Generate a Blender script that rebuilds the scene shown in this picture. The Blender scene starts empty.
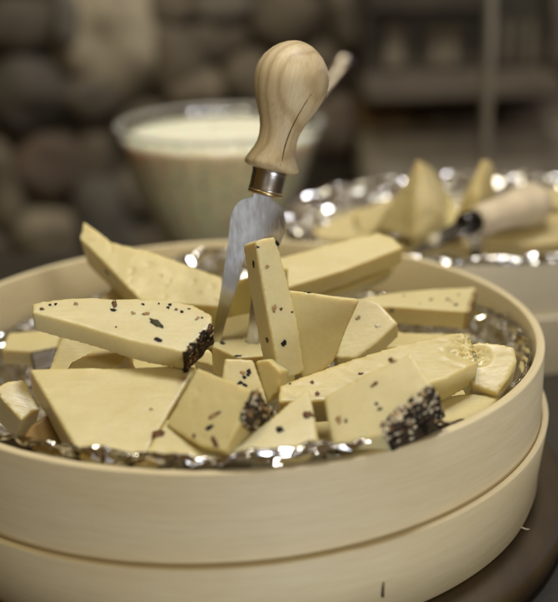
import bpy, bmesh, math, random
import numpy as np
from mathutils import Vector, Matrix, noise as mnoise

scene = bpy.context.scene
COL = scene.collection
R_ = math.radians

# ------------------------------------------------------------------ camera
FPX = 1159.0                       # focal length in photo pixels (photo 558 x 602)
RIM = 0.0595                       # height of the front box's rim above the board
CAM = Vector((0.0, -0.4214, 0.158 + RIM))
AIM = Vector((0.0218, 0.0285, RIM))
ROLL = -0.0227
fw = (AIM - CAM).normalized()
r0 = fw.cross(Vector((0, 0, 1))).normalized()
u0 = r0.cross(fw)
cr = r0 * math.cos(ROLL) + u0 * math.sin(ROLL)
cu = -r0 * math.sin(ROLL) + u0 * math.cos(ROLL)
cd = bpy.data.cameras.new('camera')
cam = bpy.data.objects.new('camera', cd)
COL.objects.link(cam)
cam.matrix_world = Matrix(((cr.x, cu.x, -fw.x, CAM.x), (cr.y, cu.y, -fw.y, CAM.y),
                           (cr.z, cu.z, -fw.z, CAM.z), (0, 0, 0, 1)))
cd.sensor_fit = 'HORIZONTAL'
cd.sensor_width = 36.0
cd.lens = FPX * 36.0 / 558.0
cd.clip_start = 0.01
cd.clip_end = 50
cd.dof.use_dof = True
cd.dof.focus_distance = 0.398
cd.dof.aperture_fstop = (cd.lens / 1000.0) / 0.0108
cd.dof.aperture_blades = 0
scene.camera = cam


def ray(px, py):
    return (fw + cr * ((px - 279.0) / FPX) + cu * ((301.0 - py) / FPX))


def at_z(px, py, z):
    d = ray(px, py)
    return CAM + d * ((z - CAM.z) / d.z)


def at_y(px, py, y):
    d = ray(px, py)
    return CAM + d * ((y - CAM.y) / d.y)


def on_plane(px, py, p, n):
    d = ray(px, py)
    return CAM + d * ((p - CAM).dot(n) / d.dot(n))


# ------------------------------------------------------------------ world, lamps and added fills
world = bpy.data.worlds.new('World')
scene.world = world
world.use_nodes = True
bg = world.node_tree.nodes['Background']
bg.inputs['Color'].default_value = (1.0, 0.53, 0.10, 1)
bg.inputs['Strength'].default_value = 0.09


def area(name, loc, target, size, power, col, shape='DISK', size_y=None):
    l = bpy.data.lights.new(name, 'AREA')
    l.energy = power
    l.color = col
    l.shape = shape
    l.size = size
    if size_y:
        l.size_y = size_y
    o = bpy.data.objects.new(name, l)
    COL.objects.link(o)
    o.location = loc
    o.rotation_euler = (Vector(target) - Vector(loc)).to_track_quat('-Z', 'Y').to_euler()
    return o


T0 = (0.02, 0, 0.05)
area('ceiling_lamp', (0.25, 0.10, 1.25), T0, 0.18, 7.2, (0.98, 0.98, 1.04))
area('shop_lamp', (0.52, -0.98, 0.66), T0, 0.22, 2.7, (1.0, 0.97, 0.88))
area('low_bounce_fill', (0.24, -0.78, -0.13), (0.02, -0.1, 0.03), 0.22, 2.05, (0.93, 0.99, 1.12))  # added fill standing for light bounced up from low in front
area('cool_blade_fill', (-0.32, -1.0, 0.36), (0, 0, 0.08), 0.26, 0.10, (0.85, 0.94, 1.02))  # added cool fill for the fork blade to reflect, no real fixture
area('wall_lamp', (-0.2, 0.1, 1.3), (0.0, 0.9, 0.1), 0.3, 6.6, (0.98, 0.92, 0.70))
for i, (x, y, z) in enumerate([(-0.55, 0.30, 0.95), (-0.25, 0.62, 0.90), (0.10, 0.66, 1.05), (0.42, 0.75, 0.85), (0.75, 0.55, 1.0), (0.95, 0.10, 0.80), (0.15, -0.30, 1.15), (-0.40, -0.15, 1.1)]):
    area('spot_lamp', (x, y, z), T0, 0.028, 0.10, (1.0, 0.90, 0.74))
rl = area('rear_fill', (0.02, -0.46, 0.52), (0.04, 0.42, 0.06), 0.10, 0.09, (1.0, 0.93, 0.76))  # added narrow fill that brightens the bowl and rear box
rl.data.spread = R_(34)
area('blue_lamp', (0.95, 0.50, 0.33), (0.08, 0.2, 0.05), 0.05, 0.5, (0.42, 0.48, 1.0))

vs = scene.view_settings
vs.view_transform = 'Standard'
vs.look = 'None'
vs.exposure = 0.10
vs.gamma = 1.0
scene.render.film_transparent = False
try:
    scene.cycles.use_denoising = True
    scene.cycles.max_bounces = 8
    scene.cycles.transmission_bounces = 8
    scene.cycles.sample_clamp_indirect = 4.0
except Exception:
    pass

# ------------------------------------------------------------------ materials


class NT:
    def __init__(self, name):
        self.m = bpy.data.materials.new(name)
        self.m.use_nodes = True
        self.t = self.m.node_tree
        self.b = self.t.nodes['Principled BSDF']

    def n(self, typ, **kw):
        nd = self.t.nodes.new(typ)
        for k, v in kw.items():
            if hasattr(nd, k):
                setattr(nd, k, v)
        return nd

    def l(self, a, b):
        self.t.links.new(a, b)

    def val(self, **kw):
        for k, v in kw.items():
            self.b.inputs[k.replace('_', ' ')].default_value = v

    def noise(self, vec, scale, detail=4, rough=0.55, dist=0.0):
        nd = self.n('ShaderNodeTexNoise')
        nd.inputs['Scale'].default_value = scale
        nd.inputs['Detail'].default_value = detail
        nd.inputs['Roughness'].default_value = rough
        nd.inputs['Distortion'].default_value = dist
        if vec is not None:
            self.l(vec, nd.inputs['Vector'])
        return nd.outputs['Fac']

    def ramp(self, fac, stops):
        nd = self.n('ShaderNodeValToRGB')
        e = nd.color_ramp.elements
        while len(e) < len(stops):
            e.new(0.5)
        for el, (p, c) in zip(e, stops):
            el.position = p
            el.color = (*c, 1) if len(c) == 3 else c
        self.l(fac, nd.inputs['Fac'])
        return nd.outputs['Color']

    def mapping(self, vec, scale):
        nd = self.n('ShaderNodeMapping')
        nd.inputs['Scale'].default_value = scale
        self.l(vec, nd.inputs['Vector'])
        return nd.outputs['Vector']

    def coord(self, kind='Object'):
        return self.n('ShaderNodeTexCoord').outputs[kind]

    def mix(self, fac, a, b, mode='MIX'):
        nd = self.n('ShaderNodeMix', data_type='RGBA', blend_type=mode)
        for s, v in ((nd.inputs[0], fac), (nd.inputs[6], a), (nd.inputs[7], b)):
            if isinstance(v, (int, float)):
                s.default_value = v
            elif isinstance(v, tuple):
                s.default_value = (*v, 1)
            else:
                self.l(v, s)
        return nd.outputs[2]

    def bump(self, h, strength, dist, prev=None):
        nd = self.n('ShaderNodeBump')
        nd.inputs['Strength'].default_value = strength
        nd.inputs['Distance'].default_value = dist
        self.l(h, nd.inputs['Height'])
        if prev is not None:
            self.l(prev, nd.inputs['Normal'])
        return nd.outputs['Normal']

    def base(self, c):
        self.l(c, self.b.inputs['Base Color'])

    def normal(self, c):
        self.l(c, self.b.inputs['Normal'])


def cheese_mat(name, ca, cb, flecks=0.0):
    k = NT(name)
    co = k.coord()
    rnd = k.n('ShaderNodeObjectInfo').outputs['Random']
    shift = k.n('ShaderNodeVectorMath', operation='ADD')
    k.l(co, shift.inputs[0])
    cmb = k.n('ShaderNodeCombineXYZ')
    k.l(rnd, cmb.inputs[0])
    k.l(rnd, cmb.inputs[1])
    k.l(cmb.outputs[0], shift.inputs[1])
    v = shift.outputs[0]
    n1 = k.noise(v, 45, 4, 0.6)
    c = k.ramp(n1, [(0.3, ca), (0.7, cb)])
    n2 = k.noise(v, 700, 3, 0.6)
    sp = k.ramp(n2, [(0.35, (0.9, 0.88, 0.82)), (0.6, (1, 1, 1))])
    c = k.mix(0.35, c, sp, 'MULTIPLY')
    if flecks:
        vo = k.n('ShaderNodeTexVoronoi')
        vo.inputs['Scale'].default_value = 190
        k.l(v, vo.inputs['Vector'])
        # only a few cells carry a fleck
        sel = k.n('ShaderNodeMath', operation='LESS_THAN')
        sx = k.n('ShaderNodeSeparateColor')
        k.l(vo.outputs['Color'], sx.inputs[0])
        k.l(sx.outputs[0], sel.inputs[0])
        sel.inputs[1].default_value = flecks
        rad = k.n('ShaderNodeMath', operation='LESS_THAN')
        k.l(vo.outputs['Distance'], rad.inputs[0])
        rad.inputs[1].default_value = 0.17
        mu = k.n('ShaderNodeMath', operation='MULTIPLY')
        k.l(sel.outputs[0], mu.inputs[0])
        k.l(rad.outputs[0], mu.inputs[1])
        fc = k.mix(sx.outputs[1], (0.05, 0.035, 0.012), (0.30, 0.17, 0.05))
        c = k.mix(mu.outputs[0], c, fc)
    # drier, deeper-coloured edges and a few small holes
    geo = k.n('ShaderNodeNewGeometry').outputs['Pointiness']
    edge = k.ramp(geo, [(0.52, (0, 0, 0)), (0.60, (0.55, 0.55, 0.55))])
    c = k.mix(edge, c, tuple(x * f for x, f in zip(ca, (0.92, 0.82, 0.60))))
    hol = k.n('ShaderNodeTexVoronoi')
    hol.inputs['Scale'].default_value = 85
    k.l(v, hol.inputs['Vector'])
    hr = k.ramp(hol.outputs['Distance'], [(0.06, (0, 0, 0)), (0.11, (1, 1, 1))])
    hs = k.n('ShaderNodeSeparateColor')
    k.l(hol.outputs['Color'], hs.inputs[0])
    hsel = k.ramp(hs.outputs[0], [(0.22, (0, 0, 0)), (0.23, (1, 1, 1))])
    hole = k.mix(1.0, hr, hsel, 'LIGHTEN')
    k.base(c)
    drag = k.noise(k.mapping(v, (14, 130, 14)), 5.0, 4, 0.65)
    nb = k.bump(drag, 0.09, 0.0008)
    nb = k.bump(n2, 0.10, 0.0004, nb)
    nb = k.bump(k.noise(v, 240, 3, 0.6), 0.10, 0.0006, nb)
    nb = k.bump(hole, 0.5, 0.0006, nb)
    k.normal(nb)
    k.val(Subsurface_Weight=0.7, Subsurface_Scale=0.0045)
    k.l(k.ramp(k.noise(v, 95, 4, 0.6), [(0.35, (0.32, 0.32, 0.32)), (0.65, (0.48, 0.48, 0.48))]), k.b.inputs['Roughness'])
    k.b.inputs['Subsurface Radius'].default_value = (1.0, 0.62, 0.22)
    k.b.inputs['Specular IOR Level'].default_value = 0.5
    return k.m


M = {}
M['cheese'] = cheese_mat('cheese_paste', (0.635, 0.535, 0.245), (0.665, 0.568, 0.27))
M['herbed'] = cheese_mat('herbed_cheese_paste', (0.65, 0.56, 0.28), (0.675, 0.587, 0.305), 0.07)
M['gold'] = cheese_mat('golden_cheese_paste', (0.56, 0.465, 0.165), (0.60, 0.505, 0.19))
M['aged'] = cheese_mat('aged_cheese_paste', (0.48, 0.385, 0.16), (0.58, 0.49, 0.25))
M['brown'] = cheese_mat('brown_cheese_rind', (0.24, 0.135, 0.026), (0.32, 0.20, 0.05))
M['crust'] = cheese_mat('dark_cheese_crust', (0.06, 0.038, 0.016), (0.10, 0.065, 0.028))


def simple(name, col, rough=0.5, metal=0.0, var=0.0, scale=300, bump=0.0):
    k = NT(name)
    k.val(Roughness=rough, Metallic=metal)
    if 'pepper' in name or 'herb' in name:
        k.b.inputs['Specular IOR Level'].default_value = 0.2
    if var or bump:
        n = k.noise(k.coord(), scale, 4, 0.6)
        lo = tuple(c * (1 - var) for c in col)
        hi = tuple(min(1, c * (1 + var)) for c in col)
        k.base(k.ramp(n, [(0.3, lo), (0.7, hi)]))
        if bump:
            k.normal(k.bump(n, bump, 0.001))
    else:
        k.b.inputs['Base Color'].default_value = (*col, 1)
    return k.m


M['rind_dark'] = simple('dark_pepper_crust', (0.050, 0.034, 0.018), 0.65, 0, 0.5, 700, 0.4)
M['rind_base'] = simple('rind_paste', (0.40, 0.27, 0.10), 0.6, 0, 0.30, 500, 0.3)
M['pepper_black'] = simple('black_pepper', (0.012, 0.008, 0.005), 0.55, 0, 0.5, 900, 0.4)
M['pepper_brown'] = simple('brown_pepper', (0.13, 0.055, 0.018), 0.4, 0, 0.4, 900, 0.4)
M['pepper_tan'] = simple('tan_pepper', (0.36, 0.22, 0.085), 0.5, 0, 0.3, 900, 0.4)
M['pepper_pale'] = simple('pale_grain', (0.66, 0.57, 0.38), 0.55, 0, 0.2, 900, 0.4)
M['herb_green'] = simple('dried_herb', (0.06, 0.055, 0.022), 0.55, 0, 0.5, 900, 0.4)


def veneer(name, ca, cb, cc):
    k = NT(name)
    uv = k.coord('UV')
    a = k.noise(k.mapping(uv, (6, 240, 1)), 3.0, 5, 0.62, 0.3)
    b = k.noise(k.mapping(uv, (40, 1400, 1)), 2.0, 4, 0.7)
    d = k.noise(k.mapping(uv, (5, 16, 1)), 2.0, 3, 0.6)
    c = k.ramp(a, [(0.25, ca), (0.75, cb)])
    c = k.mix(k.ramp(d, [(0.45, (0, 0, 0)), (0.75, (0.5, 0.5, 0.5))]), c, cc)
    fib = k.ramp(b, [(0.3, (0.74, 0.71, 0.66)), (0.6, (1, 1, 1))])
    c = k.mix(0.5, c, fib, 'MULTIPLY')
    k.base(c)
    nb = k.bump(b, 0.20, 0.0005)
    nb = k.bump(a, 0.05, 0.001, nb)
    k.normal(nb)
    k.val(Roughness=0.52)
    k.b.inputs['Specular IOR Level'].default_value = 0.4
    return k.m


M['veneer'] = veneer('pale_wood_veneer', (0.69, 0.58, 0.335), (0.77, 0.67, 0.425), (0.65, 0.50, 0.25))
M['veneer_rear'] = veneer('white_wood_veneer', (0.82, 0.75, 0.55), (0.87, 0.80, 0.60), (0.78, 0.68, 0.47))

# aluminium foil
k = NT('aluminium_foil')
co = k.coord()
k.val(Metallic=1.0, Roughness=0.15)
k.b.inputs['Base Color'].default_value = (0.80, 0.785, 0.75, 1)
k.normal(k.bump(k.noise(co, 700, 3, 0.6), 0.18, 0.0005))
M['foil'] = k.m

# fork steel, worn with drops and smears
k = NT('worn_steel')
co = k.coord()
n = k.noise(k.mapping(co, (400, 400, 25)), 1.0, 4, 0.6)
k.base(k.ramp(n, [(0.3, (0.58, 0.575, 0.57)), (0.65, (0.64, 0.635, 0.63))]))
k.val(Metallic=1.0)
k.l(k.ramp(k.noise(k.mapping(co, (700, 700, 30)), 1.0, 4, 0.6), [(0.35, (0.10, 0.10, 0.10)), (0.65, (0.20, 0.20, 0.20))]), k.b.inputs['Roughness'])
wv = k.bump(k.noise(co, 40, 1, 0.4), 0.13, 0.004)
k.normal(wv)
M['steel'] = k.m
M['ferrule'] = simple('ferrule_steel', (0.50, 0.47, 0.42), 0.30, 1.0, 0.12, 300, 0.05)
M['brass'] = simple('brass_ring', (0.56, 0.44, 0.24), 0.32, 1.0, 0.15, 300, 0.05)
M['crack'] = simple('wood_crack', (0.085, 0.052, 0.025), 0.8)

# turned handle: rings of a face-cut grain along the axis
k = NT('turned_beech')
co = k.coord()
w = k.n('ShaderNodeTexWave', wave_type='BANDS', bands_direction='X', wave_profile='SIN')
w.inputs['Scale'].default_value = 62
w.inputs['Distortion'].default_value = 5.5
w.inputs['Detail'].default_value = 3
w.inputs['Detail Scale'].default_value = 0.7
k.l(k.mapping(co, (1.0, 1.5, 0.22)), w.inputs['Vector'])
fine = k.noise(k.mapping(co, (900, 900, 60)), 1.0, 4, 0.6)
c = k.ramp(w.outputs['Fac'], [(0.0, (0.55, 0.45, 0.28)), (0.72, (0.51, 0.41, 0.24)), (1.0, (0.42, 0.32, 0.175))])
c = k.mix(0.5, c, k.ramp(fine, [(0.3, (0.72, 0.66, 0.58)), (0.62, (1, 1, 1))]), 'MULTIPLY')
c = k.mix(0.5, c, k.ramp(k.noise(co, 55, 3, 0.6), [(0.3, (0.78, 0.72, 0.64)), (0.6, (1, 1, 1))]), 'MULTIPLY')
k.base(c)
k.normal(k.bump(fine, 0.18, 0.0005))
k.val(Roughness=0.48)
M['beech'] = k.m

# dark board and counter
k = NT('dark_oiled_board')
co = k.coord()
g = k.noise(k.mapping(co, (25, 3, 25)), 3.0, 5, 0.6, 0.6)
c = k.ramp(g, [(0.3, (0.048, 0.031, 0.009)), (0.7, (0.076, 0.050, 0.016))])
du = k.noise(co, 900, 2, 0.5)
c = k.mix(k.ramp(du, [(0.72, (0, 0, 0)), (0.78, (0.35, 0.35, 0.35))]), c, (0.30, 0.26, 0.18))
k.base(c)
k.normal(k.bump(g, 0.15, 0.001))
k.val(Roughness=0.55)
M['board'] = k.m
k = NT('counter_top')
co = k.coord()
g = k.noise(co, 30, 5, 0.6)
k.base(k.ramp(g, [(0.3, (0.026, 0.021, 0.014)), (0.7, (0.038, 0.031, 0.021))]))
k.val(Roughness=0.5)
k.normal(k.bump(k.noise(co, 400, 3, 0.6), 0.12, 0.0008))
M['counter'] = k.m

# masonry
def stone_mat(name):
    k = NT(name)
    co = k.coord()
    att = k.n('ShaderNodeVertexColor')
    att.layer_name = 'tone'
    n = k.noise(co, 28, 6, 0.65)
    c = k.mix(0.85, att.outputs['Color'], k.ramp(n, [(0.3, (0.50, 0.46, 0.42)), (0.7, (1.25, 1.2, 1.12))]), 'MULTIPLY')
    k.base(c)
    k.normal(k.bump(n, 0.4, 0.01))
    k.val(Roughness=0.75)
    return k.m


M['stone'] = stone_mat('field_stone')
M['mortar'] = simple('dark_mortar', (0.075, 0.062, 0.043), 0.9, 0, 0.4, 30, 0.4)
M['ledge_stone'] = simple('pale_dressed_stone', (0.36, 0.315, 0.235), 0.7, 0, 0.25, 25, 0.3)
M['dark_wood'] = simple('weathered_dark_wood', (0.050, 0.038, 0.024), 0.7, 0, 0.4, 30, 0.3)
M['sill_wood'] = simple('grey_brown_sill', (0.125, 0.10, 0.07), 0.7, 0, 0.3, 30, 0.3)
M['curtain'] = simple('dim_curtain', (0.16, 0.135, 0.095), 0.85, 0, 0.4, 14, 0.2)
M['floor'] = simple('stone_floor', (0.05, 0.043, 0.032), 0.8, 0, 0.4, 12, 0.3)
k = NT('clear_glass')
tr = k.n('ShaderNodeBsdfTransparent')
tr.inputs['Color'].default_value = (0.99, 0.99, 0.97, 1)
gl = k.n('ShaderNodeBsdfGlossy')
gl.inputs['Roughness'].default_value = 0.04
fr = k.n('ShaderNodeMath', operation='MULTIPLY_ADD')
lw = k.n('ShaderNodeLayerWeight')
lw.inputs['Blend'].default_value = 0.12
k.l(lw.outputs['Facing'], fr.inputs[0])
fr.inputs[1].default_value = 0.6
fr.inputs[2].default_value = 0.05
ms = k.n('ShaderNodeMixShader')
k.l(fr.outputs[0], ms.inputs[0])
k.l(tr.outputs[0], ms.inputs[1])
k.l(gl.outputs[0], ms.inputs[2])
k.l(ms.outputs[0], k.t.nodes['Material Output'].inputs['Surface'])
M['glass'] = k.m
k = NT('cream_dip')
co = k.coord()
n = k.noise(co, 160, 4, 0.6)
c = k.ramp(n, [(0.3, (0.88, 0.86, 0.64)), (0.7, (0.93, 0.91, 0.72))])
vo = k.n('ShaderNodeTexVoronoi')
vo.inputs['Scale'].default_value = 130
k.l(co, vo.inputs['Vector'])
c = k.mix(k.ramp(vo.outputs['Distance'], [(0.16, (0.8, 0.8, 0.8)), (0.24, (0, 0, 0))]), c, (0.20, 0.17, 0.07))
k.base(c)
k.val(Roughness=0.35, Subsurface_Weight=0.5, Subsurface_Scale=0.01)
k.normal(k.bump(k.noise(co, 90, 4, 0.6), 0.5, 0.003))
M['cream'] = k.m
k = NT('edge_glass')
k.val(Roughness=0.35, Transmission_Weight=0.15, IOR=1.45)
k.b.inputs['Base Color'].default_value = (0.28, 0.25, 0.19, 1)
M['edge_glass'] = k.m

# ------------------------------------------------------------------ builders


def link(name, me, mats, parent=None):
    o = bpy.data.objects.new(name, me)
    for m in (mats if isinstance(mats, (list, tuple)) else [mats]):
        me.materials.append(m)
    COL.objects.link(o)
    if parent is not None:
        o.parent = parent
    return o


def mesh_of(verts, faces, smooth=True, name='mesh'):
    me = bpy.data.meshes.new(name)
    me.from_pydata([tuple(v) for v in verts], [], [tuple(f) for f in faces])
    if smooth:
        me.polygons.foreach_set('use_smooth', [True] * len(me.polygons))
    me.update()
    return me


def bm_mesh(bm, smooth=True):
    bmesh.ops.recalc_face_normals(bm, faces=bm.faces)
    me = bpy.data.meshes.new('mesh')
    bm.to_mesh(me)
    bm.free()
    if smooth:
        me.polygons.foreach_set('use_smooth', [True] * len(me.polygons))
    return me


def tag(o, label, cat, group=None, kind=None):
    if kind:
        o['kind'] = kind
    if label:
        o['label'] = label
    if cat:
        o['category'] = cat
    if group:
        o['group'] = group
    return o


def empty(name, loc, label, cat, group=None):
    o = bpy.data.objects.new(name, None)
    o.empty_display_size = 0.02
    COL.objects.link(o)
    o.location = loc
    return tag(o, label, cat, group)


def lathe(profile, seg=128, sx=1.0, sy=1.0, wob=0.0, seed=0, closed=False, scallop=0, sc_amp=0.0):
    """profile: list of (r, z); returns a mesh with a UV map (u along the wall, v up)."""
    verts, faces = [], []
    n = len(profile)
    for j in range(seg):
        a = 2 * math.pi * j / seg
        w = 1 + wob * mnoise.noise(Vector((math.cos(a) * 1.3 + seed, math.sin(a) * 1.3, seed)))
        w *= 1 + (sc_amp * abs(math.sin(a * scallop / 2)) if scallop else 0)
        for (r, z) in profile:
            verts.append((r * w * sx * math.cos(a), r * w * sy * math.sin(a), z))
    m = n if closed else n - 1
    uvs = []
    acc = [0.0]
    for i in range(m):
        p, q = profile[i], profile[(i + 1) % n]
        acc.append(acc[-1] + math.hypot(q[0] - p[0], q[1] - p[1]))
    for j in range(seg):
        k2 = (j + 1) % seg
        for i in range(m):
            i2 = (i + 1) % n
            faces.append((j * n + i, k2 * n + i, k2 * n + i2, j * n + i2))
            ua, ub = 0.75 * j / seg, 0.75 * (j + 1) / seg
            uvs += [(ua, acc[i]), (ub, acc[i]), (ub, acc[i + 1]), (ua, acc[i + 1])]
    me = mesh_of(verts, faces)
    uv = me.uv_layers.new(name='UVMap')
    uv.data.foreach_set('uv', [c for t in uvs for c in t])
    return me


def rounded_wall(ro, ri, z0, z1, ro_b=None, e=0.0006):
    """closed wall profile with softened edges."""
    rb = ro if ro_b is None else ro_b
    rib = rb - (ro - ri)
    return [(rb - e, z0), (rb, z0 + e), (rb + (ro - rb) * .5, (z0 + z1) / 2), (ro, z1 - e), (ro - e * .3, z1 - e * .3), (ro - e, z1),
            (ri + e, z1), (ri + e * .3, z1 - e * .3), (ri, z1 - e), (rib, z0 + e), (rib + e, z0)]


def disc(r, z, t, seg=96, sx=1, sy=1):
    return lathe([(0.0001, z + t), (r - t * .2, z + t), (r, z + t * .8), (r, z + t * .1), (r - t * .1, z), (0.0001, z)], seg, sx, sy)


def tube(pts, radii, seg=16):
    """swept round section through pts"""
    verts, faces = [], []
    pts = [Vector(p) for p in pts]
    for i, p in enumerate(pts):
        t = (pts[min(i + 1, len(pts) - 1)] - pts[max(i - 1, 0)]).normalized()
        s = t.cross(Vector((0.13, 0.2, 0.97)))
        s.normalize()
        b = t.cross(s)
        for j in range(seg):
            a = 2 * math.pi * j / seg
            verts.append(p + (s * math.cos(a) + b * math.sin(a)) * radii[i])
    for i in range(len(pts) - 1):
        for j in range(seg):
            k2 = (j + 1) % seg
            faces.append((i * seg + j, i * seg + k2, (i + 1) * seg + k2, (i + 1) * seg + j))
    faces.append(tuple(range(seg))[::-1])
    faces.append(tuple((len(pts) - 1) * seg + j for j in range(seg)))
    return mesh_of(verts, faces)


def box_bm(bm, c, s, bev=0.0):
    r = bmesh.ops.create_cube(bm, size=1.0)
    for v in r['verts']:
        v.co = Vector((v.co.x * s[0] + c[0], v.co.y * s[1] + c[1], v.co.z * s[2] + c[2]))
    if bev:
        ed = {e for v in r['verts'] for e in v.link_edges}
        bmesh.ops.bevel(bm, geom=list(ed), offset=bev, segments=2, affect='EDGES')


DEP = None


def remesh(me, voxel, smooth=3):
    """voxel-remesh a raw prism so that its edges soften like cut cheese"""
    o = bpy.data.objects.new('tmp', me)
    COL.objects.link(o)
    m = o.modifiers.new('r', 'REMESH')
    m.mode = 'VOXEL'
    m.voxel_size = voxel
    s = o.modifiers.new('s', 'SMOOTH')
    s.factor = 0.5
    s.iterations = smooth
    dg = bpy.context.evaluated_depsgraph_get()
    dg.update()
    out = bpy.data.meshes.new_from_object(o.evaluated_get(dg))
    bpy.data.objects.remove(o)
    bpy.data.meshes.remove(me)
    out.polygons.foreach_set('use_smooth', [True] * len(out.polygons))
    return out


def normal_of(tilt, az):
    t, a = R_(tilt), R_(az)
    return Vector((math.sin(t) * math.sin(a), -math.sin(t) * math.cos(a), math.cos(t)))


def grain_bm(bm, p, n, r, rng, flat=0.6, stretch=1.0, mi=0):
    """one lumpy grain sitting on a surface at p with normal n"""
    q = n.to_track_quat('Z', 'Y').to_matrix()
    ang = rng.uniform(0, 6.28)
    rot = Matrix.Rotation(ang, 3, 'Z')
    res = bmesh.ops.create_icosphere(bm, subdivisions=2, radius=1.0)
    sd = rng.uniform(0, 100)
    for v in res['verts']:
        w = 1 + 0.75 * mnoise.noise(v.co * 1.6 + Vector((sd, sd, sd)))
        c = Vector((v.co.x * stretch, v.co.y, v.co.z * flat)) * (r * w)
        v.co = p + q @ (rot @ c)
    for f in {f for v in res['verts'] for f in v.link_faces}:
        f.material_index = mi
        f.smooth = True


GRAIN = {'k': 'pepper_black', 'b': 'pepper_brown', 't': 'tan', 'p': 'pale', 'g': 'herb_green'}
GMAT = {'k': 'pepper_black', 'b': 'pepper_brown', 't': 'pepper_tan', 'p': 'pepper_pale', 'g': 'herb_green'}
GNAME = {'k': 'peppercorn', 'b': 'peppercorn', 't': 'pepper_flake', 'p': 'pepper_flake', 'g': 'herb_flake'}

PIECES = []


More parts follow.
